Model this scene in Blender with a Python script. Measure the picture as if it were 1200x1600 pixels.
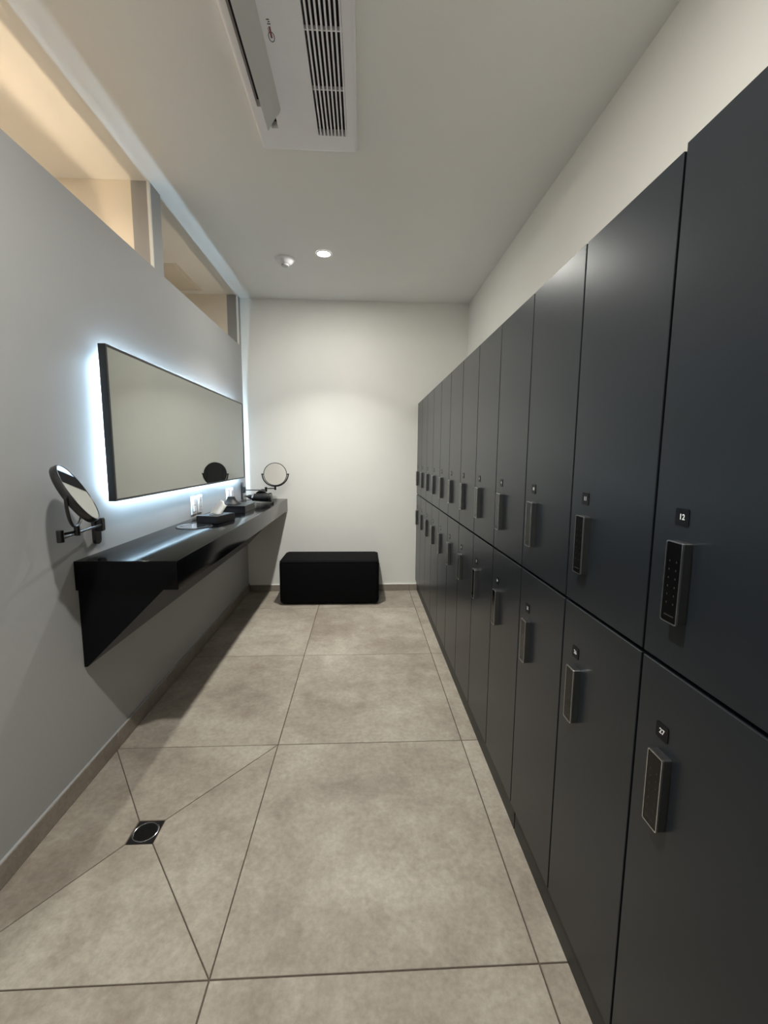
import bpy, bmesh, math, random
from mathutils import Vector, Matrix

# ------------------------------------------------------------------ clear
for o in list(bpy.data.objects):
    bpy.data.objects.remove(o)
scene = bpy.context.scene
COL = scene.collection

# ------------------------------------------------------------------ main dimensions (metres)
XW = -1.060      # left wall face
XL = 0.501       # locker door face
XR = 0.9385      # right wall face
YB = 4.029       # back wall face
YR = -1.70       # wall behind the camera
ZC = 2.608       # ceiling
ZO = 2.205       # sill of the high openings in the left wall
TW = 0.09        # left wall thickness
DX, DY1, DY2, DY3 = -0.262, 3.14, 0.68, -1.0     # the recessed downlights; the last is added out of view as fill

# ------------------------------------------------------------------ camera
F_PX = 683.19
yaw, pitch, roll = 0.0496, -0.1261, 0.0077
cy, sy, cp, sp = math.cos(yaw), math.sin(yaw), math.cos(pitch), math.sin(pitch)
Fv = Vector((sy * cp, cy * cp, sp)); R0 = Vector((cy, -sy, 0)); U0 = R0.cross(Fv)
Rv = math.cos(roll) * R0 + math.sin(roll) * U0
Uv = -math.sin(roll) * R0 + math.cos(roll) * U0
cam_d = bpy.data.cameras.new('camera'); cam = bpy.data.objects.new('camera', cam_d); COL.objects.link(cam)
M = Matrix((Rv, Uv, -Fv)).transposed().to_4x4(); M.translation = Vector((0, 0, 1.2611))
cam.matrix_world = M
cam_d.sensor_fit = 'VERTICAL'; cam_d.sensor_height = 36.0; cam_d.sensor_width = 27.0
cam_d.lens = F_PX / 1600.0 * 36.0
cam_d.clip_start = 0.02
scene.camera = cam

# ------------------------------------------------------------------ world, lights, exposure
world = bpy.data.worlds.new('world'); scene.world = world; world.use_nodes = True
world.node_tree.nodes['Background'].inputs[0].default_value = (0.02, 0.02, 0.022, 1)
world.node_tree.nodes['Background'].inputs[1].default_value = 0.3
vs = scene.view_settings
vs.view_transform = 'Standard'; vs.look = 'None'; vs.exposure = 0.50; vs.gamma = 1.0
vs.use_curve_mapping = False
DOWN_W = ((7.6, 10.0), (20.0, 2.5), (4.0, 0.2))   # watts of the downlights, back to front: wide spill, beam
DOWN_COL = (1.0, 0.98, 0.905)
LED_STRENGTH = 330.0    # strips behind the big mirror
WARM_STRENGTH = 44.0   # strip in the neighbouring room


def area(name, loc, size, power, col, spread=180, rot=(0, 0, 0), shape='DISK', sy_=None):
    l = bpy.data.lights.new(name, 'AREA'); l.shape = shape; l.size = size
    if sy_: l.size_y = sy_
    l.energy = power; l.color = col; l.spread = math.radians(spread)
    o = bpy.data.objects.new(name, l); COL.objects.link(o); o.location = loc; o.rotation_euler = rot
    return o


area('added_side_room_lamp', (-1.85, 0.9, ZC - 0.01), 0.12, 22.0, (1.0, 0.80, 0.58), 180)  # unseen lamp added to brighten the side room and the right wall
for yy, pw in zip((DY1, DY2, DY3), DOWN_W):
    area('downlight_lamp', (DX, yy, ZC - 0.008), 0.075, pw[0], DOWN_COL, 180)
    area('downlight_beam', (DX, yy, ZC - 0.0082), 0.075, pw[1], DOWN_COL, 100)

# ------------------------------------------------------------------ materials


def new_mat(name):
    m = bpy.data.materials.new(name); m.use_nodes = True
    return m, m.node_tree.nodes, m.node_tree.links, m.node_tree.nodes['Principled BSDF']


def mat(name, col, rough=0.5, metal=0.0, spec=0.5, noise=0.0, nscale=40, bump=0.0, bscale=200, coat=0.0, emit=None, estr=0.0, sheen=0.0):
    m, N, L, B = new_mat(name)
    B.inputs['Base Color'].default_value = (*col, 1); B.inputs['Roughness'].default_value = rough
    B.inputs['Metallic'].default_value = metal; B.inputs['Specular IOR Level'].default_value = spec
    B.inputs['Coat Weight'].default_value = coat; B.inputs['Sheen Weight'].default_value = sheen
    tc = N.new('ShaderNodeTexCoord')
    if noise > 0:
        n = N.new('ShaderNodeTexNoise'); n.inputs['Scale'].default_value = nscale; n.inputs['Detail'].default_value = 5
        L.new(tc.outputs['Object'], n.inputs['Vector'])
        r = N.new('ShaderNodeValToRGB')
        r.color_ramp.elements[0].position = 0.3; r.color_ramp.elements[1].position = 0.7
        r.color_ramp.elements[0].color = (*[c * (1 - noise) for c in col], 1)
        r.color_ramp.elements[1].color = (*[min(1, c * (1 + noise)) for c in col], 1)
        L.new(n.outputs['Fac'], r.inputs['Fac']); L.new(r.outputs['Color'], B.inputs['Base Color'])
    if bump > 0:
        n2 = N.new('ShaderNodeTexNoise'); n2.inputs['Scale'].default_value = bscale; n2.inputs['Detail'].default_value = 3
        L.new(tc.outputs['Object'], n2.inputs['Vector'])
        b = N.new('ShaderNodeBump'); b.inputs['Strength'].default_value = bump; b.inputs['Distance'].default_value = 0.002
        L.new(n2.outputs['Fac'], b.inputs['Height']); L.new(b.outputs['Normal'], B.inputs['Normal'])
    if emit:
        B.inputs['Emission Color'].default_value = (*emit, 1); B.inputs['Emission Strength'].default_value = estr
    return m


def tile_mat(name, dark, mid, light, scale=1.0):
    m, N, L, B = new_mat(name)
    tc = N.new('ShaderNodeTexCoord'); oi = N.new('ShaderNodeObjectInfo')
    mul = N.new('ShaderNodeMath'); mul.operation = 'MULTIPLY'; mul.inputs[1].default_value = 37.0
    L.new(oi.outputs['Random'], mul.inputs[0])
    add = N.new('ShaderNodeVectorMath'); add.operation = 'ADD'
    L.new(tc.outputs['Object'], add.inputs[0]); L.new(mul.outputs[0], add.inputs[1])
    n1 = N.new('ShaderNodeTexNoise'); n1.inputs['Scale'].default_value = 2.6 * scale; n1.inputs['Detail'].default_value = 9
    n1.inputs['Roughness'].default_value = 0.62; n1.inputs['Distortion'].default_value = 0.25
    n2 = N.new('ShaderNodeTexNoise'); n2.inputs['Scale'].default_value = 55 * scale; n2.inputs['Detail'].default_value = 6
    n2.inputs['Roughness'].default_value = 0.7
    n3 = N.new('ShaderNodeTexNoise'); n3.inputs['Scale'].default_value = 9 * scale; n3.inputs['Detail'].default_value = 8
    n3.inputs['Roughness'].default_value = 0.75
    for n in (n1, n2, n3): L.new(add.outputs[0], n.inputs['Vector'])
    r = N.new('ShaderNodeValToRGB')
    e = r.color_ramp.elements
    e[0].position = 0.36; e[0].color = (*dark, 1); e[1].position = 0.66; e[1].color = (*light, 1)
    k = e.new(0.5); k.color = (*mid, 1)
    mx0 = N.new('ShaderNodeMix'); mx0.data_type = 'FLOAT'; mx0.inputs[0].default_value = 0.35
    L.new(n1.outputs['Fac'], mx0.inputs[2]); L.new(n3.outputs['Fac'], mx0.inputs[3])
    L.new(mx0.outputs[0], r.inputs['Fac'])
    mr = N.new('ShaderNodeMapRange'); mr.inputs[1].default_value = 0.3; mr.inputs[2].default_value = 0.7
    mr.inputs[3].default_value = 0.84; mr.inputs[4].default_value = 1.15
    L.new(n2.outputs['Fac'], mr.inputs[0])
    mx = N.new('ShaderNodeMix'); mx.data_type = 'RGBA'; mx.blend_type = 'MULTIPLY'; mx.inputs[0].default_value = 1
    L.new(r.outputs['Color'], mx.inputs[6]); L.new(mr.outputs[0], mx.inputs[7])
    L.new(mx.outputs[2], B.inputs['Base Color'])
    B.inputs['Roughness'].default_value = 0.5; B.inputs['Specular IOR Level'].default_value = 0.4
    bp = N.new('ShaderNodeBump'); bp.inputs['Strength'].default_value = 0.12; bp.inputs['Distance'].default_value = 0.001
    L.new(n2.outputs['Fac'], bp.inputs['Height']); L.new(bp.outputs['Normal'], B.inputs['Normal'])
    return m


def emis(name, col, s):
    m, N, L, B = new_mat(name)
    B.inputs['Base Color'].default_value = (*col, 1)
    B.inputs['Emission Color'].default_value = (*col, 1); B.inputs['Emission Strength'].default_value = s
    return m


MT = {
    'wall': mat('wall_paint', (0.85, 0.85, 0.82), 0.62, noise=0.015, nscale=3, bump=0.10, bscale=90),
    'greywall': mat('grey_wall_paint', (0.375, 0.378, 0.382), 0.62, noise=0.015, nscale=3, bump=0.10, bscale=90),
    'ceiling': mat('ceiling_paint', (0.91, 0.91, 0.89), 0.8, noise=0.01, nscale=3),
    'warmwall': mat('cream_paint', (0.80, 0.75, 0.66), 0.7, noise=0.015, nscale=3),
    'tile': tile_mat('cement_tile', (0.245, 0.208, 0.172), (0.342, 0.304, 0.255), (0.465, 0.428, 0.368)),
    'basetile': tile_mat('skirting_tile', (0.22, 0.19, 0.16), (0.27, 0.235, 0.20), (0.33, 0.29, 0.25), 1.6),
    'grout': mat('grout', (0.10, 0.075, 0.06), 0.9, noise=0.2, nscale=60),
    'locker': mat('charcoal_laminate', (0.0145, 0.0185, 0.0235), 0.31, spec=0.34, noise=0.05, nscale=300, bump=0.05, bscale=500),
    'carcass': mat('carcass_board', (0.012, 0.012, 0.013), 0.6),
    'plinth': mat('plinth_board', (0.016, 0.017, 0.018), 0.5),
    'counter': mat('gloss_black_stone', (0.0020, 0.0021, 0.003), 0.13, spec=0.18, noise=0.3, nscale=150),
    'counter_side': mat('black_lacquer', (0.0016, 0.0017, 0.003), 0.24, spec=0.25, noise=0.1, nscale=80),
    'blackmetal': mat('black_metal', (0.010, 0.010, 0.011), 0.28, spec=0.6, noise=0.05, nscale=200),
    'blackplastic': mat('black_plastic', (0.007, 0.007, 0.009), 0.5, spec=0.35, noise=0.05, nscale=200),
    'boxboard': mat('black_leatherette', (0.007, 0.007, 0.009), 0.28, spec=0.4, noise=0.1, nscale=150, bump=0.2, bscale=600),
    'chrome': mat('chrome', (0.75, 0.76, 0.78), 0.15, metal=1.0),
    'bezel': mat('satin_steel', (0.62, 0.63, 0.64), 0.28, metal=1.0, noise=0.03, nscale=400),
    'housing': mat('dark_steel', (0.16, 0.165, 0.17), 0.32, metal=0.9, noise=0.05, nscale=400),
    'lockglass': mat('black_glass', (0.003, 0.003, 0.0035), 0.18, spec=0.22),
    'mark': mat('grey_print', (0.03, 0.03, 0.03), 0.6),
    'white_print': mat('white_print', (0.85, 0.86, 0.87), 0.5, emit=(0.85, 0.87, 0.9), estr=0.0),
    'plate': mat('number_plate_black', (0.003, 0.003, 0.005), 0.4, spec=0.2),
    'mirror': mat('mirror_silver', (0.44, 0.455, 0.43), 0.012, metal=1.0),
    'clear_mirror': mat('bright_mirror', (0.86, 0.86, 0.85), 0.02, metal=1.0),
    'white_plastic': mat('white_plastic', (0.88, 0.88, 0.92), 0.4, noise=0.01, nscale=20),
    'flap': mat('grey_plastic', (0.62, 0.63, 0.62), 0.5, noise=0.01, nscale=20),
    'socket': mat('socket_plastic', (0.55, 0.55, 0.56), 0.4),
    'ac_dark': mat('grille_dark', (0.008, 0.008, 0.016), 0.7),
    'fabric': mat('black_fabric', (0.0016, 0.0016, 0.0026), 0.85, spec=0.15, noise=0.25, nscale=300, bump=0.5, bscale=900),
    'paper': mat('tissue_paper', (0.80, 0.80, 0.78), 0.9, noise=0.03, nscale=60),
    'steel': mat('polished_steel', (0.60, 0.61, 0.66), 0.16, metal=1.0, noise=0.03, nscale=300),
    'red': mat('red_print', (0.22, 0.05, 0.07), 0.5),
    'logo_dark': mat('dark_print', (0.06, 0.055, 0.06), 0.5),
    'drain': mat('black_drain_metal', (0.012, 0.012, 0.012), 0.4, metal=0.3),
    'led': emis('led_strip_cold', (0.58, 0.82, 1.0), LED_STRENGTH),
    'warmled': emis('led_strip_warm', (1.0, 0.78, 0.52), WARM_STRENGTH),
    'added_led_dim': emis('added_strip_dim', (1.0, 0.82, 0.60), WARM_STRENGTH * 0.32),  # added strip, brightens the smaller side room from out of sight
    'lens': emis('downlight_lens', (1.0, 0.95, 0.86), 40),
    'rubber': mat('black_cable', (0.012, 0.012, 0.014), 0.5),
}

# ------------------------------------------------------------------ mesh helpers


def box_bm(bm, x0, x1, y0, y1, z0, z1):
    vs_ = [bm.verts.new(v) for v in ((x0, y0, z0), (x1, y0, z0), (x1, y1, z0), (x0, y1, z0), (x0, y0, z1), (x1, y0, z1), (x1, y1, z1), (x0, y1, z1))]
    for f in ((0, 3, 2, 1), (4, 5, 6, 7), (0, 1, 5, 4), (1, 2, 6, 5), (2, 3, 7, 6), (3, 0, 4, 7)):
        bm.faces.new([vs_[i] for i in f])
    return vs_


def mesh_from(bm, name, m=None, smooth=False):
    bmesh.ops.recalc_face_normals(bm, faces=bm.faces)
    me = bpy.data.meshes.new(name); bm.to_mesh(me); bm.free()
    if m: me.materials.append(MT[m])
    if smooth:
        for p in me.polygons: p.use_smooth = True
        try: me.set_sharp_from_angle(angle=math.radians(40))
        except Exception: pass
    return me


def obj(name, me, parent=None, loc=None):
    o = bpy.data.objects.new(name, me); COL.objects.link(o)
    if parent: o.parent = parent
    if loc: o.location = loc
    return o


def box(name, x0, x1, y0, y1, z0, z1, m, parent=None, bevel=0.0, seg=2):
    """box mesh with its origin at the middle of its base"""
    c = ((x0 + x1) / 2, (y0 + y1) / 2, z0)
    bm = bmesh.new(); box_bm(bm, x0 - c[0], x1 - c[0], y0 - c[1], y1 - c[1], 0, z1 - z0)
    if bevel: bmesh.ops.bevel(bm, geom=bm.edges[:], offset=bevel, segments=seg, affect='EDGES', profile=0.5)
    return obj(name, mesh_from(bm, name, m, bool(bevel)), parent, c)


def boxes(name, lst, m, parent=None, bevel=0.0):
    bm = bmesh.new()
    for b in lst: box_bm(bm, *b)
    if bevel: bmesh.ops.bevel(bm, geom=bm.edges[:], offset=bevel, segments=2, affect='EDGES', profile=0.5)
    return obj(name, mesh_from(bm, name, m, bool(bevel)), parent)


def tube_bm(bm, pts, r, n=12, cap=True):
    rings = []
    pts = [Vector(p) for p in pts]
    up = Vector((0.123, 0.31, 0.94)).normalized()
    for i, p in enumerate(pts):
        t = (pts[min(i + 1, len(pts) - 1)] - pts[max(i - 1, 0)]).normalized()
        a = t.cross(up)
        if a.length < 1e-3: a = t.cross(Vector((1, 0, 0)))
        a.normalize(); b = t.cross(a)
        rr = r[i] if isinstance(r, (list, tuple)) else r
        rings.append([bm.verts.new(p + rr * (math.cos(2 * math.pi * k / n) * a + math.sin(2 * math.pi * k / n) * b)) for k in range(n)])
    for i in range(len(rings) - 1):
        for k in range(n):
            bm.faces.new((rings[i][k], rings[i][(k + 1) % n], rings[i + 1][(k + 1) % n], rings[i + 1][k]))
    if cap:
        bm.faces.new(rings[0][::-1]); bm.faces.new(rings[-1])


def tube(name, pts, r, m, parent=None, n=12):
    bm = bmesh.new(); tube_bm(bm, pts, r, n)
    return obj(name, mesh_from(bm, name, m, True), parent)


def lathe_bm(bm, prof, n=32, mtx=None):
    """prof: list of (r, z) revolved round local z"""
    rings = []
    for r, z in prof:
        if r < 1e-6:
            rings.append([bm.verts.new((0, 0, z))])
        else:
            rings.append([bm.verts.new((r * math.cos(2 * math.pi * k / n), r * math.sin(2 * math.pi * k / n), z)) for k in range(n)])
    for a, b in zip(rings, rings[1:]):
        for k in range(n):
            k2 = (k + 1) % n
            if len(a) == 1 and len(b) == 1: continue
            if len(a) == 1: bm.faces.new((a[0], b[k], b[k2]))
            elif len(b) == 1: bm.faces.new((a[k], a[k2], b[0]))
            else: bm.faces.new((a[k], a[k2], b[k2], b[k]))
    if mtx is not None: bmesh.ops.transform(bm, matrix=mtx, verts=bm.verts)


def lathe(name, prof, m, parent=None, loc=None, mtx=None, n=32):
    bm = bmesh.new(); lathe_bm(bm, prof, n, mtx)
    return obj(name, mesh_from(bm, name, m, True), parent, loc)


def prism_bm(bm, poly, z0, z1):
    a = [bm.verts.new((x, y, z0)) for x, y in poly]; b = [bm.verts.new((x, y, z1)) for x, y in poly]
    bm.faces.new(a[::-1]); bm.faces.new(b)
    n = len(poly)
    for i in range(n): bm.faces.new((a[i], a[(i + 1) % n], b[(i + 1) % n], b[i]))


def thing(name, label, cat, loc=(0, 0, 0), group=None):
    o = bpy.data.objects.new(name, None); COL.objects.link(o); o.location = loc
    o.empty_display_size = 0.05
    return tag(o, label, cat, group)


def tag(o, label, cat, group=None):
    o['label'] = label; o['category'] = cat
    if group: o['group'] = group
    return o


def struct(o, label=None):
    o['kind'] = 'structure'
    if label: o['label'] = label
    return o


def basis(n, up=Vector((0, 0, 1))):
    """matrix whose z axis is n"""
    n = n.normalized(); x = up.cross(n).normalized(); y = n.cross(x)
    return Matrix((x, y, n)).transposed().to_4x4()


# ------------------------------------------------------------------ the room
NX = -2.50   # far wall of the neighbouring rooms
struct(box('ceiling', NX - 0.1, XR + 0.1, YR - 0.1, YB + 0.1, ZC, ZC + 0.12, 'ceiling'))
struct(box('wall_back', NX - 0.1, XR + 0.1, YB, YB + 0.12, 0, ZC, 'wall'))
struct(box('wall_right', XR, XR + 0.12, YR, YB, 0, ZC, 'wall'))
struct(box('wall_rear', NX - 0.1, XR + 0.1, YR - 0.12, YR, 0, ZC, 'wall'))
# left wall: solid up to the sill of the openings, with full-height piers
MY0, MY1, EY = 2.412, 2.530, 3.955
lw = bmesh.new()
box_bm(lw, XW - TW, XW, YR, YB, 0, ZO)
box_bm(lw, XW - TW, XW, MY0, MY1, ZO, ZC)
box_bm(lw, XW - TW, XW, EY, YB, ZO, ZC)
box_bm(lw, XW - TW, XW, YR, -0.6, ZO, ZC)
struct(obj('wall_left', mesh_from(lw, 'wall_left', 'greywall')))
# rooms seen through the openings
struct(box('wall_partition', NX, XW - TW - 0.0005, MY0, MY1, 0, ZC, 'warmwall'))
struct(box('wall_partition', NX, XW - TW - 0.0005, EY, YB - 0.0005, 0, ZC, 'warmwall'))
struct(box('wall_far', NX - 0.1, NX, YR, YB, 0, ZC, 'warmwall'))
# thin rendered corner beads on the jambs of the openings
struct(box('trim_1', XW - 0.012, XW + 0.0015, MY0 - 0.004, MY0 + 0.008, ZO, ZC - 0.001, 'wall'))
struct(box('trim_2', XW - 0.012, XW + 0.0015, EY - 0.004, EY + 0.008, ZO, ZC - 0.001, 'wall'))

# ------------------------------------------------------------------ floor: grout bed and tiles
XJ1, XJ2, YJ, TS = -0.3693, 0.4454, 0.9272, 0.8727
floor = struct(box('floor', NX - 0.1, XR + 0.1, YR - 0.1, YB + 0.1, -0.10, -0.003, 'grout'))
floor_z = 0.097  # floor local height of z = -0.003


def inset(poly, d):
    n = len(poly); out = []
    P = [Vector((x, y)) for x, y in poly]
    for i in range(n):
        a, b, c = P[i - 1], P[i], P[(i + 1) % n]
        d1 = (b - a).normalized(); d2 = (c - b).normalized()
        n1 = Vector((-d1.y, d1.x)); n2 = Vector((-d2.y, d2.x))
        m_ = n1 + n2
        out.append(tuple(b + m_ * (d / max(0.25, m_.dot(n1)))))
    return out


def floor_tile(poly, gap=0.0042):
    poly = inset(poly, gap / 2)     # counter-clockwise polygons
    cx = sum(p[0] for p in poly) / len(poly); cy_ = sum(p[1] for p in poly) / len(poly)
    bm = bmesh.new(); prism_bm(bm, [(x - cx, y - cy_) for x, y in poly], -0.0085, 0)
    top = [e for e in bm.edges if all(abs(v.co.z) < 1e-6 for v in e.verts)]
    bmesh.ops.bevel(bm, geom=top, offset=0.0009, segments=1, affect='EDGES')
    o = obj('floor_tile', mesh_from(bm, 'floor_tile', 'tile'), floor)
    o.matrix_parent_inverse = Matrix.Translation(floor.location).inverted()
    o.location = (cx, cy_, 0)
    return o


def rect(x0, x1, y0, y1): return [(x0, y0), (x1, y0), (x1, y1), (x0, y1)]


DRX0, DRX1, DRY0, DRY1 = -0.772, -0.684, 1.317, 1.410
rows = [YJ + k * TS for k in range(-3, 5)]
for a, b in zip(rows, rows[1:]):
    a_, b_ = max(a, YR), min(b, YB)
    if b_ - a_ < 0.02: continue
    if abs(a - YJ) < 1e-6:
        A, Bq, Cq, D = (XW, a_), (XJ1, a_), (XJ1, b_), (XW, b_)
        d0, d1, d2, d3 = (DRX0, DRY0), (DRX1, DRY0), (DRX1, DRY1), (DRX0, DRY1)
        
        for q in ([A, Bq, d1, d0], [Bq, Cq, d2, d1], [Cq, D, d3, d2], [D, A, d0, d3]): floor_tile(q, 0.0034)
    else:
        floor_tile(rect(XW, XJ1, a_, b_))
    floor_tile(rect(XJ1, XJ2, a_, b_))
    floor_tile(rect(XJ2, XL + 0.10, a_, b_))

struct(box('floor_side_room', NX, XW - TW - 0.001, YR, YB, -0.0028, 0.0, 'basetile'))
# skirting: one piece of tile for each floor tile
bl = struct(box('baseboard_left', XW, XW + 0.006, YR, YB, 0, 0.0715, 'grout'))
for a, b in zip(rows, rows[1:]):
    a_, b_ = max(a, YR), min(b, YB - 0.012)
    if b_ - a_ < 0.02: continue
    o = box('skirting_tile', XW + 0.0005, XW + 0.011, a_ + 0.001, b_ - 0.001, 0.0005, 0.074, 'basetile', None, 0.0012, 1)
    o.parent = bl; o.matrix_parent_inverse = Matrix.Translation(bl.location).inverted()
bb = struct(box('baseboard_back', XW, XL + 0.018, YB - 0.006, YB, 0, 0.0575, 'grout'))
for a, b in ((XW + 0.012, XJ1), (XJ1, XJ2), (XJ2, XL + 0.0175)):
    o = box('skirting_tile', a + 0.001, b - 0.001, YB - 0.011, YB - 0.0005, 0.0005, 0.060, 'basetile', None, 0.0012, 1)
    o.parent = bb; o.matrix_parent_inverse = Matrix.Translation(bb.location).inverted()
# pale strips painting in the highlight along the skirting's top edge
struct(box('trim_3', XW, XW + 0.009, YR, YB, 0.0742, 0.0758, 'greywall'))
struct(box('trim_4', XW + 0.009, XL + 0.018, YB - 0.009, YB, 0.0602, 0.0622, 'wall'))

# floor drain
dr = thing('floor_drain', 'small square black floor drain with a round grate', 'drain', ((DRX0 + DRX1) / 2, (DRY0 + DRY1) / 2, 0))
box('drain_plate', DRX0 + 0.002, DRX1 - 0.002, DRY0 + 0.002, DRY1 - 0.002, -0.0028, -0.0012, 'drain', None).parent = dr
dr.children[0].location = (0, 0, -0.0026)
lathe('drain_ring', [(0.036, -0.0010), (0.036, 0.0012), (0.0375, 0.002), (0.0395, 0.002), (0.041, 0.0012), (0.041, -0.0010)], 'steel', dr, n=40)
gb = bmesh.new()
for i in range(-5, 6):
    y = i * 0.0062; hw = math.sqrt(max(0, 0.0355 ** 2 - y * y))
    box_bm(gb, -hw, hw, y - 0.0016, y + 0.0016, -0.0010, 0.0010)
gr = obj('grate', mesh_from(gb, 'grate', 'drain'), dr); gr.rotation_euler = (0, 0, math.radians(25))

# ------------------------------------------------------------------ lockers
W = 0.30; Y12 = 0.7215; ZT = 1.738; ZM = 0.9205; ZB = 0.105; GAP = 0.0060
DOOR_T = 0.018


def rounded_rect(w, h, r, n=4):
    pts = []
    for cx, cy_, a0 in ((w / 2 - r, h / 2 - r, 0), (-w / 2 + r, h / 2 - r, 90), (-w / 2 + r, -h / 2 + r, 180), (w / 2 - r, -h / 2 + r, 270)):
        for k in range(n + 1):
            a = math.radians(a0 + 90 * k / n); pts.append((cx + r * math.cos(a), cy_ + r * math.sin(a)))
    return pts


# all on a door face look towards -x: local (u, v) -> (y, z)
TOFACE = Matrix(((0, 0, -1, 0), (-1, 0, 0, 0), (0, 1, 0, 0), (0, 0, 0, 1)))


def face_prism(name, poly, d0, d1, m, bevel=0.0, hole=None):
    """prism standing off the door face from depth d0 to d1 (towards the aisle)"""
    bm = bmesh.new()
    if hole is None:
        prism_bm(bm, poly, d0, d1)
        if bevel:
            top = [e for e in bm.edges if all(abs(v.co.z - d1) < 1e-6 for v in e.verts)]
            bmesh.ops.bevel(bm, geom=top, offset=bevel, segments=2, affect='EDGES')
    else:
        n = len(poly)
        r0 = [[bm.verts.new((x, y, d)) for x, y in pl] for pl, d in ((poly, d0), (poly, d1), (hole, d1), (hole, d0))]
        for a, b in ((0, 1), (1, 2), (2, 3), (3, 0)):
            for i in range(n): bm.faces.new((r0[a][i], r0[a][(i + 1) % n], r0[b][(i + 1) % n], r0[b][i]))
    bmesh.ops.transform(bm, matrix=TOFACE, verts=bm.verts)
    return mesh_from(bm, name, m)


LW_, LH_, LD_ = 0.036, 0.131, 0.0165
ME_HOUSE = face_prism('lock_housing', rounded_rect(LW_ - 0.001, LH_ - 0.001, 0.003), 0.0, LD_ - 0.003, 'housing')
ME_BEZEL = face_prism('bezel', rounded_rect(LW_, LH_, 0.0035), LD_ - 0.003, LD_, 'bezel', hole=rounded_rect(LW_ - 0.0034, LH_ - 0.0034, 0.0025))
ME_GLASS = face_prism('glass_panel', rounded_rect(LW_ - 0.0036, LH_ - 0.0036, 0.0025), LD_ - 0.003, LD_ - 0.0006, 'lockglass')
kb = bmesh.new()
for r in range(6):
    for c in (-1, 1):
        u, v = c * 0.0075, 0.034 - r * 0.0135
        prism_bm(kb, [(u - 0.0009, v - 0.0014), (u + 0.0009, v - 0.0014), (u + 0.0009, v + 0.0014), (u - 0.0009, v + 0.0014)], LD_ - 0.0007, LD_ - 0.0004)
for i in range(7):
    u, v = -0.009 + i * 0.003, -0.0535
    prism_bm(kb, [(u - 0.001, v - 0.001), (u + 0.001, v - 0.001), (u + 0.001, v + 0.001), (u - 0.001, v + 0.001)], LD_ - 0.0007, LD_ - 0.0004)
bmesh.ops.transform(kb, matrix=TOFACE, verts=kb.verts)
ME_KEYS = mesh_from(kb, 'keypad_marks', 'mark')
ME_PLATE = face_prism('number_plate', rounded_rect(0.029, 0.027, 0.003), 0.0, 0.0012, 'plate')


def text_mesh(s, size, m, align='CENTER'):
    cu = bpy.data.curves.new('text', 'FONT'); cu.body = s; cu.size = size; cu.align_x = align; cu.align_y = 'CENTER'
    cu.extrude = 0.0001; cu.offset = size * 0.02; cu.resolution_u = 3
    o = bpy.data.objects.new('text', cu); COL.objects.link(o)
    bpy.context.view_layer.update()
    me = bpy.data.meshes.new_from_object(o.evaluated_get(bpy.context.evaluated_depsgraph_get()))
    bpy.data.objects.remove(o); bpy.data.curves.remove(cu)
    me.materials.clear(); me.materials.append(MT[m])
    return me


def door_mesh(h, name):
    bm = bmesh.new()
    box_bm(bm, 0, DOOR_T, -(W - GAP) / 2, (W - GAP) / 2, 0, h)
    bmesh.ops.bevel(bm, geom=bm.edges[:], offset=0.0009, segments=1, affect='EDGES')
    return mesh_from(bm, name, 'locker')


def body_mesh(h, name):
    """open-fronted carcass: sides, top, bottom and back as boards"""
    bm = bmesh.new(); x0, x1 = DOOR_T + 0.001, XR - 0.004 - XL; w = W / 2 - 0.0004; t = 0.012
    box_bm(bm, x0, x1, -w, -w + t, 0, h); box_bm(bm, x0, x1, w - t, w, 0, h)
    box_bm(bm, x0, x1, -w + t, w - t, 0, t); box_bm(bm, x0, x1, -w + t, w - t, h - t, h)
    box_bm(bm, x1 - t, x1, -w + t, w - t, t, h - t)
    return mesh_from(bm, name, 'carcass')


UZ0, UH = ZM + 0.004, ZT - ZM - 0.004
LZ0, LH = ZB, ZM - 0.004 - ZB
ME_UDOOR, ME_UDOOR_T = door_mesh(UH, 'door'), door_mesh(UH + 0.008, 'door')
ME_LDOOR = door_mesh(LH, 'door')
ME_UBODY, ME_UBODY_T, ME_LBODY = body_mesh(UH - 0.0005, 'carcass'), body_mesh(UH + 0.0075, 'carcass'), body_mesh(LH + 0.004, 'carcass')
ORD = ['first', 'second', 'third', 'fourth', 'fifth', 'sixth', 'seventh', 'eighth', 'ninth', 'tenth', 'eleventh', 'twelfth', 'thirteenth']


def locker(n, upper):
    num = n if upper else n + 15
    yf = Y12 + (12 - n) * W; yc = yf - W / 2
    z0 = UZ0 if upper else LZ0
    row = 'upper' if upper else 'lower'
    lab = f'{row}-row charcoal locker numbered {num}, {ORD[n - 1]} from the back wall'
    t = thing('locker', lab, 'locker', (XL, yc, z0), f'{row}-row lockers')
    tall = n >= 12
    obj('carcass', (ME_UBODY_T if tall else ME_UBODY) if upper else ME_LBODY, t)
    obj('door', (ME_UDOOR_T if tall else ME_UDOOR) if upper else ME_LDOOR, t)
    ly = yf - 0.0765 - yc; lz = (1.068 if upper else 0.711) - z0
    lk = obj('lock_housing', ME_HOUSE, t, (-0.0002, ly, lz))
    lk['label'] = 'steel-edged electronic keypad lock handle'
    obj('bezel', ME_BEZEL, lk); obj('glass_panel', ME_GLASS, lk); obj('keypad_marks', ME_KEYS, lk)
    pz = (1.1705 if upper else 0.8085) - z0
    pl = obj('number_plate', ME_PLATE, t, (-0.0001, yf - 0.067 - yc, pz))
    pl['label'] = f'small black plate with white number {num}'
    me = text_mesh(str(num), 0.0125, 'white_print')
    me.transform(TOFACE)
    obj('number', me, pl, (-0.00135, 0, 0))


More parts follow.
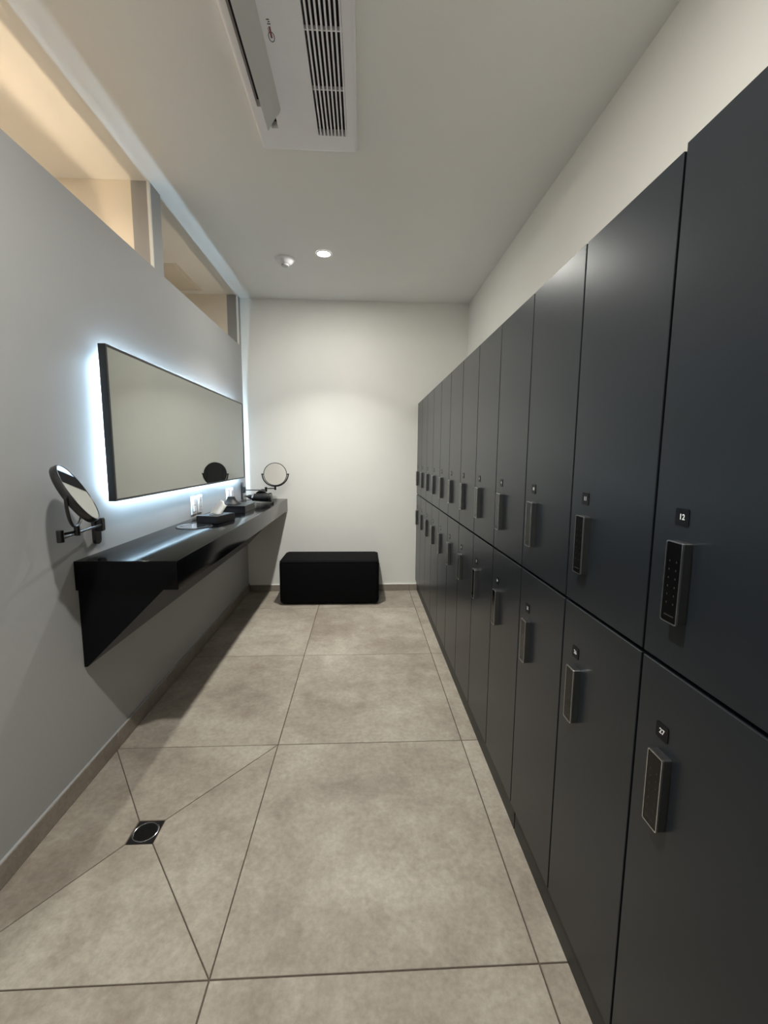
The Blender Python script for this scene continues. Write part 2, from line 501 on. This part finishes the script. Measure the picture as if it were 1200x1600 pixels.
for n in range(1, 14):
    locker(n, True); locker(n, False)
yend = Y12 - 2 * W
tag(box('locker_plinth', XL + 0.017, XR - 0.004, 1.3235, YB - 0.002, 0.0005, ZB - 0.003, 'plinth'), 'black recessed plinth under the lockers, length towards the back wall', 'plinth')
tag(box('locker_plinth', XL + 0.017, XR - 0.004, yend, 1.3165, 0.0005, ZB - 0.003, 'plinth'), 'black recessed plinth under the lockers, length nearest the camera', 'plinth')

# ------------------------------------------------------------------ vanity counter
CZ, CZ0, CXF, CY0 = 0.871, 0.760, -0.687, 1.620
vc = thing('vanity_counter', 'long glossy black wall-hung vanity counter with sloping support panel', 'counter', (XW, CY0, 0.45))


def under(parent, o):
    o.parent = parent; o.matrix_parent_inverse = Matrix.Translation(parent.location).inverted(); return o


under(vc, box('countertop', XW + 0.0005, CXF, CY0, YB - 0.001, CZ0, CZ, 'counter', None, 0.003, 3))
bm = bmesh.new()
poly = [(XW + 0.0005, 0.455), (XW + 0.012, 0.455), (-0.745, CZ0 - 0.0005), (XW + 0.0005, CZ0 - 0.0005)]
a = [bm.verts.new((x, CY0 + 0.016, z)) for x, z in poly]; b = [bm.verts.new((x, YB - 0.001, z)) for x, z in poly]
bm.faces.new(a); bm.faces.new(b[::-1])
for i in range(4): bm.faces.new((a[i], b[i], b[(i + 1) % 4], a[(i + 1) % 4]))
under(vc, obj('support_panel', mesh_from(bm, 'support_panel', 'counter_side')))

# ------------------------------------------------------------------ backlit wall mirror
MX, MYa, MYb, MZa, MZb = XW + 0.05, 1.838, 3.825, 1.070, 1.694
wm = thing('wall_mirror', 'large rectangular black-framed wall mirror glowing with backlight', 'mirror', (XW, (MYa + MYb) / 2, MZa))
fw = 0.009
under(wm, boxes('frame', [(MX - 0.03, MX, MYa, MYa + fw, MZa, MZb), (MX - 0.03, MX, MYb - fw, MYb, MZa, MZb),
                          (MX - 0.03, MX, MYa + fw, MYb - fw, MZa, MZa + fw), (MX - 0.03, MX, MYa + fw, MYb - fw, MZb - fw, MZb)], 'blackmetal'))
under(wm, box('mirror_glass', MX - 0.008, MX - 0.0025, MYa + fw, MYb - fw, MZa + fw, MZb - fw, 'mirror'))
under(wm, box('back_panel', MX - 0.028, MX - 0.009, MYa + fw, MYb - fw, MZa + fw, MZb - fw, 'carcass'))
lx0, lx1 = XW + 0.0145, XW + 0.0165
under(wm, boxes('led_strip', [(lx0, lx1, MYa + 0.046, MYa + 0.054, MZa + 0.06, MZb - 0.06), (lx0, lx1, MYb - 0.054, MYb - 0.046, MZa + 0.06, MZb - 0.06),
                              (lx0 - 0.003, lx1, MYa + 0.04, MYb - 0.04, MZa + 0.040, MZa + 0.052), (lx0 + 0.001, lx1, MYa + 0.06, MYb - 0.06, MZb - 0.054, MZb - 0.046)], 'led'))
under(wm, boxes('wall_batten', [(XW + 0.0005, MX - 0.028, MYa + 0.25, MYb - 0.25, MZa + 0.2, MZa + 0.25), (XW + 0.0005, MX - 0.028, MYa + 0.25, MYb - 0.25, MZb - 0.25, MZb - 0.2)], 'carcass'))

# ------------------------------------------------------------------ magnifying mirrors on swing arms


def magnifier(label, wall, K, J, P, n, r, brz):
    """wall: bracket middle on the wall, K elbow, J yoke joint, P disc middle, n disc normal"""
    t = thing('magnifying_mirror', label, 'mirror', wall, 'round black magnifying mirrors')
    W_, K, J, P = Vector(wall), Vector(K), Vector(J), Vector(P); n = Vector(n).normalized()
    # wall plate: upright bar with round ends
    pts = rounded_rect(0.042, brz, 0.02, 6)
    bm = bmesh.new(); prism_bm(bm, pts, 0, 0.012)
    bmesh.ops.transform(bm, matrix=Matrix(((0, 0, 1, 0), (1, 0, 0, 0), (0, 1, 0, 0), (0, 0, 0, 1))), verts=bm.verts)
    bmesh.ops.translate(bm, vec=W_ + Vector((0.0004, 0, 0)), verts=bm.verts)
    under(t, obj('wall_plate', mesh_from(bm, 'wall_plate', 'blackmetal')))
    H = Vector((W_.x + 0.028, W_.y, K.z - 0.014))
    bm = bmesh.new(); box_bm(bm, W_.x + 0.012, W_.x + 0.036, W_.y - 0.012, W_.y + 0.012, H.z - 0.026, H.z + 0.026)
    bmesh.ops.bevel(bm, geom=bm.edges[:], offset=0.003, segments=2, affect='EDGES')
    under(t, obj('hinge_block', mesh_from(bm, 'hinge_block', 'blackmetal', True)))
    under(t, tube('swing_arm', [H, Vector((K.x, K.y, K.z - 0.014))], 0.0045, 'blackmetal'))
    under(t, lathe('elbow', [(0, -0.026), (0.010, -0.026), (0.011, -0.024), (0.011, 0.012), (0.010, 0.014), (0, 0.014)], 'blackmetal', None, K, n=20))
    under(t, tube('swing_arm', [K, J], 0.0045, 'blackmetal'))
    under(t, lathe('yoke_joint', [(0, -0.014), (0.008, -0.014), (0.009, -0.012), (0.009, 0.016), (0.008, 0.018), (0, 0.018)], 'blackmetal', None, J, n=20))
    # U-shaped yoke from the joint round the rim to the two pivots
    h = Vector((0, 0, 1)).cross(n).normalized()
    d = (P - J); drop = Vector((0, 0, -1))
    rr = r + 0.010
    pts = []
    base = J + Vector((0, 0, 0.018))
    low = (P - base).length
    ax = (base - P).normalized()
    for k in range(-12, 13):
        a = math.pi / 2 * k / 12
        pts.append(P + h * (rr * math.sin(a)) + ax * (low * math.cos(a)))
    under(t, tube('yoke', pts, 0.0052, 'blackmetal', None, 10))
    bm = bmesh.new()
    for s in (-1, 1): tube_bm(bm, [P + h * s * (r - 0.004), P + h * s * (rr + 0.008)], 0.0055, 12)
    under(t, obj('pivot', mesh_from(bm, 'pivot', 'blackmetal', True)))
    B = Matrix.Translation(P) @ basis(n)
    th = 0.013
    prof = [(0, -th), (r - 0.008, -th), (r - 0.003, -th + 0.002), (r, -th + 0.006), (r, th - 0.004), (r - 0.0015, th), (r - 0.005, th), (r - 0.006, th - 0.002), (0, th - 0.002)]
    rim = lathe('rim', prof, 'blackmetal', None, None, B, n=56); under(t, rim)
    g = lathe('mirror_glass', [(0, th - 0.0018), (r - 0.0062, th - 0.0012), (r - 0.0062, th - 0.0019)], 'clear_mirror', None, None, B, n=56); under(t, g)
    return t


magnifier('round black magnifying mirror on swing arm, above the near end of the counter',
          (XW, 1.765, 0.965), (-0.985, 1.455, 1.000), (-0.964, 1.508, 1.002), (-0.940, 1.475, 1.131),
          (0.8208, 0.3041, 0.4825), 0.105, 0.115)
magnifier('round black magnifying mirror on swing arm, beside the back wall corner',
          (XW, 3.885, 0.951), (-0.843, 3.865, 0.975), (-0.760, 3.85, 0.979), (-0.757, 3.85, 1.102),
          (0.11, -0.98, 0.10), 0.100, 0.155)

# ------------------------------------------------------------------ wall outlets


def outlet(y0, y1, z0, z1, kind, label):
    t = thing('wall_outlet', label, 'outlet', (XW, (y0 + y1) / 2, z0), 'white outlets above the counter')
    o = box('cover_plate', XW + 0.0005, XW + 0.008, y0, y1, z0, z1, 'white_plastic', None, 0.0025, 2); under(t, o)
    yc, zc = (y0 + y1) / 2, (z0 + z1) / 2; hw, hh = (y1 - y0) * 0.27, (z1 - z0) * 0.36
    ins_ = box('insert', XW + 0.0075, XW + 0.0105, yc - hw, yc + hw, zc - hh, zc + hh, 'socket', None, 0.001, 1); under(t, ins_)
    bm = bmesh.new()
    for s in (-1, 1):
        z = zc + s * hh * 0.5
        if kind == 'socket':
            for q in (-1, 1): box_bm(bm, XW + 0.0100, XW + 0.0108, yc + q * 0.007 - 0.0012, yc + q * 0.007 + 0.0012, z - 0.005, z + 0.005)
        else:
            box_bm(bm, XW + 0.0100, XW + 0.0135, yc - hw * 0.8, yc + hw * 0.8, z - hh * 0.4, z + hh * 0.4)
    under(t, obj('slots' if kind == 'socket' else 'rocker', mesh_from(bm, 'slots', 'ac_dark' if kind == 'socket' else 'white_plastic')))


outlet(2.738, 2.818, 0.893, 1.007, 'switch', 'white wall plate nearest the camera, behind the round counter lid')
outlet(2.842, 2.918, 0.893, 1.007, 'socket', 'white wall socket, second plate from the camera under the mirror')
outlet(3.440, 3.513, 0.893, 1.003, 'switch', 'white wall plate behind the flared black box, third from the camera')
outlet(3.540, 3.612, 0.893, 1.003, 'socket', 'white wall socket nearest the far swing-arm mirror')

# ------------------------------------------------------------------ things on the counter
Z = CZ + 0.0006
lid = thing('counter_lid', 'flat round steel lid with dark rim set on the black counter', 'lid', (-0.925, 2.425, Z))
lathe('rim', [(0.085, 0), (0.085, 0.003), (0.088, 0.0042), (0.094, 0.0036), (0.096, 0.0)], 'blackmetal', lid, n=56)
lathe('plate', [(0, 0.0005), (0, 0.0026), (0.0845, 0.0026), (0.0845, 0.0005), (0, 0.0005)], 'steel', lid, n=56)
sb = bmesh.new()
for s in (-1, 1): box_bm(sb, s * 0.070 - 0.006, s * 0.070 + 0.006, -0.020, 0.020, 0.0024, 0.0031)
obj('finger_slot', mesh_from(sb, 'finger_slot', 'ac_dark'), lid)

# tissue box
tb = thing('tissue_box', 'low black tissue box with a white tissue sticking out', 'tissue box', (-0.866, 2.612, Z))
tb.rotation_euler = (0, 0, math.radians(-14))
bm = bmesh.new(); tw, td, th = 0.068, 0.095, 0.044
box_bm(bm, -tw, tw, -td, td, 0, th); bmesh.ops.bevel(bm, geom=bm.edges[:], offset=0.003, segments=2, affect='EDGES')
obj('box', mesh_from(bm, 'box', 'boxboard', True), tb)
lathe('opening_rim', [(0.026, 0.0), (0.026, 0.0018), (0.031, 0.0018), (0.031, 0.0)], 'steel', tb, (0, 0, th), Matrix.Diagonal((1.0, 1.6, 1, 1)), n=36)
bm = bmesh.new()
rnd = random.Random(4)
rowsT = []
for i in range(9):
    u = i / 8
    row = []
    for j in range(9):
        v = j / 8 - 0.5
        xa, xb = -0.046 + 0.062 * u, 0.034 + 0.018 * u
        za, zb = 0.086 * u, 0.050 * u
        q = v + 0.5
        x = xa + (xb - xa) * q; y = 0.012 * math.sin(q * 6) * (1 - 0.5 * u) + 0.035 * u
        z = za + (zb - za) * q + 0.003 * math.sin(q * 9 + u * 4) * u
        row.append(bm.verts.new((x, y, th - 0.002 + max(z, 0))))
    rowsT.append(row)
for i in range(8):
    for j in range(8): bm.faces.new((rowsT[i][j], rowsT[i][j + 1], rowsT[i + 1][j + 1], rowsT[i + 1][j]))
ti = obj('tissue', mesh_from(bm, 'tissue', 'paper', True), tb)
sm = ti.modifiers.new('thickness', 'SOLIDIFY'); sm.thickness = 0.0012

# black lidded box with flared knob
kx, ky = -0.900, 3.150
kbx = thing('lidded_box', 'low black lidded box with a flared black knob, between tissue box and hair dryer', 'box', (kx, ky, Z))
bm = bmesh.new(); box_bm(bm, -0.098, 0.098, -0.135, 0.135, 0, 0.034); bmesh.ops.bevel(bm, geom=bm.edges[:], offset=0.003, segments=2, affect='EDGES')
obj('box', mesh_from(bm, 'box', 'boxboard', True), kbx)
bm = bmesh.new(); box_bm(bm, -0.100, 0.100, -0.137, 0.137, 0.0345, 0.046); bmesh.ops.bevel(bm, geom=bm.edges[:], offset=0.003, segments=2, affect='EDGES')
obj('lid', mesh_from(bm, 'lid', 'boxboard', True), kbx)
lathe('knob', [(0, 0), (0.064, 0), (0.062, 0.006), (0.048, 0.016), (0.034, 0.030), (0.026, 0.046), (0.025, 0.051), (0.022, 0.053), (0, 0.053)], 'blackplastic', kbx, (-0.030, -0.01, 0.0462), None, 40)

# hair dryer lying on the counter
hd = thing('hair_dryer', 'black hair dryer with nozzle lying at the far end of the counter', 'hair dryer', (-0.875, 3.72, Z))
RX = Matrix.Rotation(math.radians(90), 4, 'Y')     # local z -> x
axis_z = 0.041
lathe('barrel', [(0, -0.055), (0.022, -0.055), (0.028, -0.050), (0.033, -0.02), (0.036, 0.03), (0.037, 0.075), (0.034, 0.088), (0, 0.088)], 'blackplastic', hd, (0, 0, axis_z), RX, 36)
lathe('chrome_band', [(0.0292, -0.052), (0.0302, -0.050), (0.0322, -0.040), (0.0312, -0.038)], 'chrome', hd, (0, 0, axis_z), RX, 36)
lathe('rear_grille', [(0, 0.0885), (0.034, 0.0885), (0.039, 0.090), (0.0395, 0.104), (0.036, 0.110), (0, 0.110)], 'blackmetal', hd, (0, 0, axis_z), RX, 36)
bm = bmesh.new()
secs = [(-0.0556, 0.021, 0.021), (-0.075, 0.019, 0.020), (-0.092, 0.010, 0.026), (-0.112, 0.005, 0.032)]
rg = []
for x, hz, hy in secs:
    rg.append([bm.verts.new((x, hy * math.cos(2 * math.pi * k / 24), axis_z + hz * math.sin(2 * math.pi * k / 24) + (0.010 * (-0.0556 - x) / 0.056))) for k in range(24)])
for a, b in zip(rg, rg[1:]):
    for k in range(24): bm.faces.new((a[k], a[(k + 1) % 24], b[(k + 1) % 24], b[k]))
bm.faces.new(rg[0]); bm.faces.new(rg[-1][::-1])
obj('nozzle', mesh_from(bm, 'nozzle', 'blackplastic', True), hd)
bm = bmesh.new()
tube_bm(bm, [(0.020, 0.020, axis_z + 0.010), (0.020, 0.045, axis_z + 0.026), (0.019, 0.070, axis_z + 0.040), (0.018, 0.090, axis_z + 0.042), (0.018, 0.105, axis_z + 0.043)], [0.052, 0.040, 0.027, 0.021, 0.020], 20)
obj('handle', mesh_from(bm, 'handle', 'blackplastic', True), hd)
tube('power_cord', [(0.018, 0.100, axis_z + 0.040), (-0.02, 0.125, 0.05), (-0.08, 0.11, 0.012), (-0.12, 0.06, 0.005), (-0.13, -0.10, 0.004), (-0.12, -0.20, 0.004), (-0.10, -0.30, 0.006)], 0.0028, 'rubber', hd, 8)
tube('plug_cord', [(0.02, -0.16, 0.0035), (0.06, -0.17, 0.0035), (0.12, -0.12, 0.0035), (0.135, -0.06, 0.006)], [0.003, 0.003, 0.003, 0.007], 'rubber', hd, 8)

# ------------------------------------------------------------------ ottoman
OX0, OX1, OY0, OZ = -0.700, 0.142, 3.615, 0.386
ot = thing('ottoman', 'black fabric box ottoman against the back wall', 'ottoman', ((OX0 + OX1) / 2, (OY0 + 4.012) / 2, 0))
hx, hy = (OX1 - OX0) / 2, (4.012 - OY0) / 2
bm = bmesh.new(); box_bm(bm, -hx, hx, -hy, hy, 0.012, OZ)
bmesh.ops.bevel(bm, geom=bm.edges[:], offset=0.030, segments=5, affect='EDGES', profile=0.5)
obj('upholstery', mesh_from(bm, 'upholstery', 'fabric', True), ot)
bm = bmesh.new()
pts = [(x, y, OZ - 0.012) for x, y in rounded_rect(2 * hx - 0.008, 2 * hy - 0.008, 0.028, 6)]
tube_bm(bm, pts + [pts[0]], 0.0035, 8, cap=False)
obj('piping', mesh_from(bm, 'piping', 'fabric', True), ot)
for sx in (-1, 1):
    for sy_ in (-1, 1):
        lathe('foot', [(0, 0.0005), (0.018, 0.0005), (0.020, 0.013), (0, 0.013)], 'blackplastic', ot, (sx * (hx - 0.07), sy_ * (hy - 0.07), 0), None, 16)

# ------------------------------------------------------------------ ceiling air conditioner
AX0, AX1, AY0, AY1, AZ = -0.432, -0.024, 0.93, 2.105, ZC - 0.030
ac = thing('ceiling_air_conditioner', 'white ceiling cassette air conditioner with open flap and slatted grille', 'air conditioner', ((AX0 + AX1) / 2, (AY0 + AY1) / 2, AZ))
GX0, GX1, GY0, GY1 = -0.184, -0.066, 1.105, 2.004     # intake grille
SX0, SX1, SY0, SY1 = -0.402, -0.342, 1.03, 1.975      # outlet slot


def frame_with_holes(x0, x1, y0, y1, z0, z1):
    L_ = []
    L_.append((x0, SX0, y0, y1, z0, z1)); L_.append((SX1, GX0, y0, y1, z0, z1)); L_.append((GX1, x1, y0, y1, z0, z1))
    L_.append((SX0, SX1, y0, SY0, z0, z1)); L_.append((SX0, SX1, SY1, y1, z0, z1))
    L_.append((GX0, GX1, y0, GY0, z0, z1)); L_.append((GX0, GX1, GY1, y1, z0, z1))
    return L_


bm = bmesh.new()
xs = [AX0, SX0, SX1, GX0, GX1, AX1]; ys = [AY0, SY0, GY0, SY1, GY1, AY1]
hole = lambda i, j: (i == 1 and 1 <= j <= 2) or (i == 3 and 2 <= j <= 3)
vg = [[bm.verts.new((x, y, AZ)) for y in ys] for x in xs]
for i in range(5):
    for j in range(5):
        if not hole(i, j): bm.faces.new((vg[i][j], vg[i][j + 1], vg[i + 1][j + 1], vg[i + 1][j]))
ext = bmesh.ops.extrude_face_region(bm, geom=bm.faces[:])
bmesh.ops.translate(bm, vec=(0, 0, 0.0296), verts=[v for v in ext['geom'] if isinstance(v, bmesh.types.BMVert)])
bmesh.ops.recalc_face_normals(bm, faces=bm.faces)
edge = [e for e in bm.edges if all(v.co.z < AZ + 1e-5 for v in e.verts) and (
    all(abs(v.co.x - AX0) < 1e-5 for v in e.verts) or all(abs(v.co.x - AX1) < 1e-5 for v in e.verts) or
    all(abs(v.co.y - AY0) < 1e-5 for v in e.verts) or all(abs(v.co.y - AY1) < 1e-5 for v in e.verts))]
edge += [e for e in bm.edges if abs(e.verts[0].co.x - e.verts[1].co.x) < 1e-6 and abs(e.verts[0].co.y - e.verts[1].co.y) < 1e-6 and
         (abs(e.verts[0].co.x - AX0) < 1e-5 or abs(e.verts[0].co.x - AX1) < 1e-5) and (abs(e.verts[0].co.y - AY0) < 1e-5 or abs(e.verts[0].co.y - AY1) < 1e-5)]
bmesh.ops.bevel(bm, geom=edge, offset=0.014, segments=4, affect='EDGES', profile=0.5)
under(ac, obj('panel', mesh_from(bm, 'panel', 'white_plastic', True)))
under(ac, box('grille_backing', GX0, GX1, GY0, GY1, ZC - 0.004, ZC - 0.001, 'ac_dark'))
under(ac, box('outlet_backing', SX0, SX1, SY0, SY1, ZC - 0.004, ZC - 0.001, 'ac_dark'))
ns = 8
pitch_ = (GX1 - GX0) / ns
bm = bmesh.new(); box_bm(bm, -pitch_ * 0.20, pitch_ * 0.20, GY0, GY1, AZ + 0.0005, AZ + 0.014)
ME_SLAT = mesh_from(bm, 'slat', 'white_plastic')
for i in range(ns):
    under(ac, obj('slat', ME_SLAT, None, (GX0 + pitch_ * (i + 0.72), 0, 0)))
for yb_ in (1.78, 1.555, 1.33):
    under(ac, box('cross_bar', GX0, GX1, yb_ - 0.0022, yb_ + 0.0022, AZ + 0.004, AZ + 0.016, 'white_plastic'))
# open outlet flap: a slightly curved blade, long in y
bm = bmesh.new(); prof = []
for k in range(9):
    u = k / 8
    prof.append((-0.318 - 0.056 * u, AZ - 0.0045 - 0.042 * u + 0.008 * math.sin(math.pi * u), u))
loop = prof + [(x + 0.003, z + 0.004, u) for x, z, u in prof[::-1]]
A_ = [[bm.verts.new((x, 1.05, z)) for x, z, u in loop], [bm.verts.new((x, 1.885 + 0.036 * u - (0.012 if u < 0.05 else 0), z)) for x, z, u in loop]]
for a, b in zip(A_, A_[1:]):
    n_ = len(a)
    for k in range(n_): bm.faces.new((a[k], a[(k + 1) % n_], b[(k + 1) % n_], b[k]))
bm.faces.new(A_[0]); bm.faces.new(A_[-1][::-1])
under(ac, box('flap_hinge_cover', -0.402, -0.369, 1.866, 1.9755, AZ, ZC - 0.0045, 'white_plastic'))
under(ac, obj('flap', mesh_from(bm, 'flap', 'flap', True)))
# maker's mark: small oval with a red and dark lettering line
lg = bmesh.new()
cxl, cyl = -0.290, 1.580
ring = [(cxl + 0.010 * math.cos(t * math.pi / 12), cyl + 0.018 * math.sin(t * math.pi / 12)) for t in range(24)]
ring2 = [(cxl + 0.0078 * math.cos(t * math.pi / 12), cyl + 0.0155 * math.sin(t * math.pi / 12)) for t in range(24)]
r1 = [lg.verts.new((x, y, AZ - 0.0005)) for x, y in ring]; r2 = [lg.verts.new((x, y, AZ - 0.0005)) for x, y in ring2]
r3 = [lg.verts.new((x, y, AZ + 0.0002)) for x, y in ring]; r4 = [lg.verts.new((x, y, AZ + 0.0002)) for x, y in ring2]
for k in range(24):
    q = (k + 1) % 24
    for A1, B1 in ((r1, r2), (r2, r4), (r4, r3), (r3, r1)): lg.faces.new((A1[k], A1[q], B1[q], B1[k]))
for i, (dx, w_) in enumerate(((0.0, 0.010), (0.001, 0.006), (-0.001, 0.009))):
    y = cyl - 0.042 - i * 0.007
    box_bm(lg, cxl + dx - w_ / 2, cxl + dx + w_ / 2, y - 0.0016, y + 0.0016, AZ - 0.0005, AZ + 0.0002)
lo = under(ac, obj('logo_mark', mesh_from(lg, 'logo_mark', 'logo_dark'))); lo['label'] = 'small dark oval maker mark with lettering'
lg = bmesh.new()
box_bm(lg, cxl - 0.003, cxl + 0.003, cyl - 0.034, cyl + 0.004, AZ - 0.0006, AZ + 0.0002)
box_bm(lg, cxl - 0.006, cxl - 0.0045, cyl - 0.030, cyl - 0.012, AZ - 0.0006, AZ + 0.0002)
lo = under(ac, obj('logo_bar', mesh_from(lg, 'logo_bar', 'red'))); lo['label'] = 'dull red bar of the maker mark'

# ------------------------------------------------------------------ ceiling downlights and smoke detector
for yy, lab in ((DY1, 'lit round recessed downlight in the ceiling near the back wall'), (DY2, 'lit round recessed downlight in the ceiling above the camera'), (DY3, 'added unseen round fill downlight in the ceiling behind the camera')):  # the one behind the camera is an unseen fill, added for ambient light
    t = thing('downlight', lab, 'downlight', (DX, yy, ZC), 'recessed ceiling downlights')
    lathe('trim_ring', [(0.040, -0.0004), (0.041, -0.004), (0.046, -0.006), (0.052, -0.003), (0.053, -0.0004)], 'white_plastic', t, None, None, 40)
    lathe('lens', [(0, -0.0035), (0.0405, -0.0035), (0.0405, -0.0004), (0, -0.0004)], 'lens', t, None, None, 40)
sd = thing('smoke_detector', 'small white dome smoke detector on the ceiling', 'smoke detector', (-0.536, 3.240, ZC))
lathe('base', [(0, -0.0004), (0.068, -0.0004), (0.068, -0.010), (0.064, -0.013), (0, -0.013)], 'white_plastic', sd, None, None, 40)
lathe('dome', [(0.058, -0.0132), (0.052, -0.024), (0.036, -0.034), (0.033, -0.036), (0, -0.036)], 'white_plastic', sd, None, None, 40)
lathe('sensor_cap', [(0.024, -0.0362), (0.026, -0.044), (0.022, -0.048), (0, -0.048)], 'socket', sd, None, None, 32)

# ------------------------------------------------------------------ neighbouring rooms: warm strip light behind a wall panel, ceiling hatch
WL = XW - TW
for lab, ya, yb, ms in (('warm backlit panel behind the left wall, below the larger high opening', -0.9, 2.36, 'warmled'),
                        ('added unseen dim backlit panel behind the left wall, below the smaller high opening', 2.58, 3.90, 'added_led_dim')):  # second panel and strip added unseen to lift the smaller room
    wl = thing('backlit_panel', lab, 'panel', (WL, (ya + yb) / 2, 1.2), 'backlit panels in the rooms beyond')
    under(wl, box('panel', WL - 0.050, WL - 0.035, ya, yb, 1.20, 2.060 if ms == 'warmled' else 1.93, 'white_plastic'))
    under(wl, box('led_strip', WL - 0.013, WL - 0.003, ya + 0.02, yb - 0.02, 1.95, 1.958, ms))
    under(wl, boxes('wall_batten', [(WL - 0.035, WL - 0.0005, ya + 0.3, yb - 0.3, 1.4, 1.45)], 'carcass'))
sl = thing('downlight', 'added unseen warm round downlight in the room beyond the left wall', 'downlight', (-1.85, 0.9, ZC))  # fitting for the added side-room lamp, out of view
lathe('trim_ring', [(0.062, -0.0004), (0.063, -0.006), (0.068, -0.008), (0.074, -0.004), (0.075, -0.0004)], 'white_plastic', sl, None, None, 40)
lathe('lens', [(0, -0.0035), (0.0625, -0.0035), (0.0625, -0.0004), (0, -0.0004)], 'lens', sl, None, None, 40)
hatch = thing('ceiling_hatch', 'flush ceiling hatch seen through the smaller high opening', 'hatch', (-1.62, 3.25, ZC))
under(hatch, boxes('hatch_frame', [(-1.345, -1.318, 3.365, 3.88, ZC - 0.002, ZC - 0.0004), (-1.80, -1.345, 3.365, 3.39, ZC - 0.002, ZC - 0.0004), (-1.80, -1.345, 3.855, 3.88, ZC - 0.002, ZC - 0.0004)], 'warmwall'))
under(hatch, box('hatch_panel', -1.80, -1.352, 3.396, 3.849, ZC - 0.0018, ZC - 0.0004, 'warmwall'))
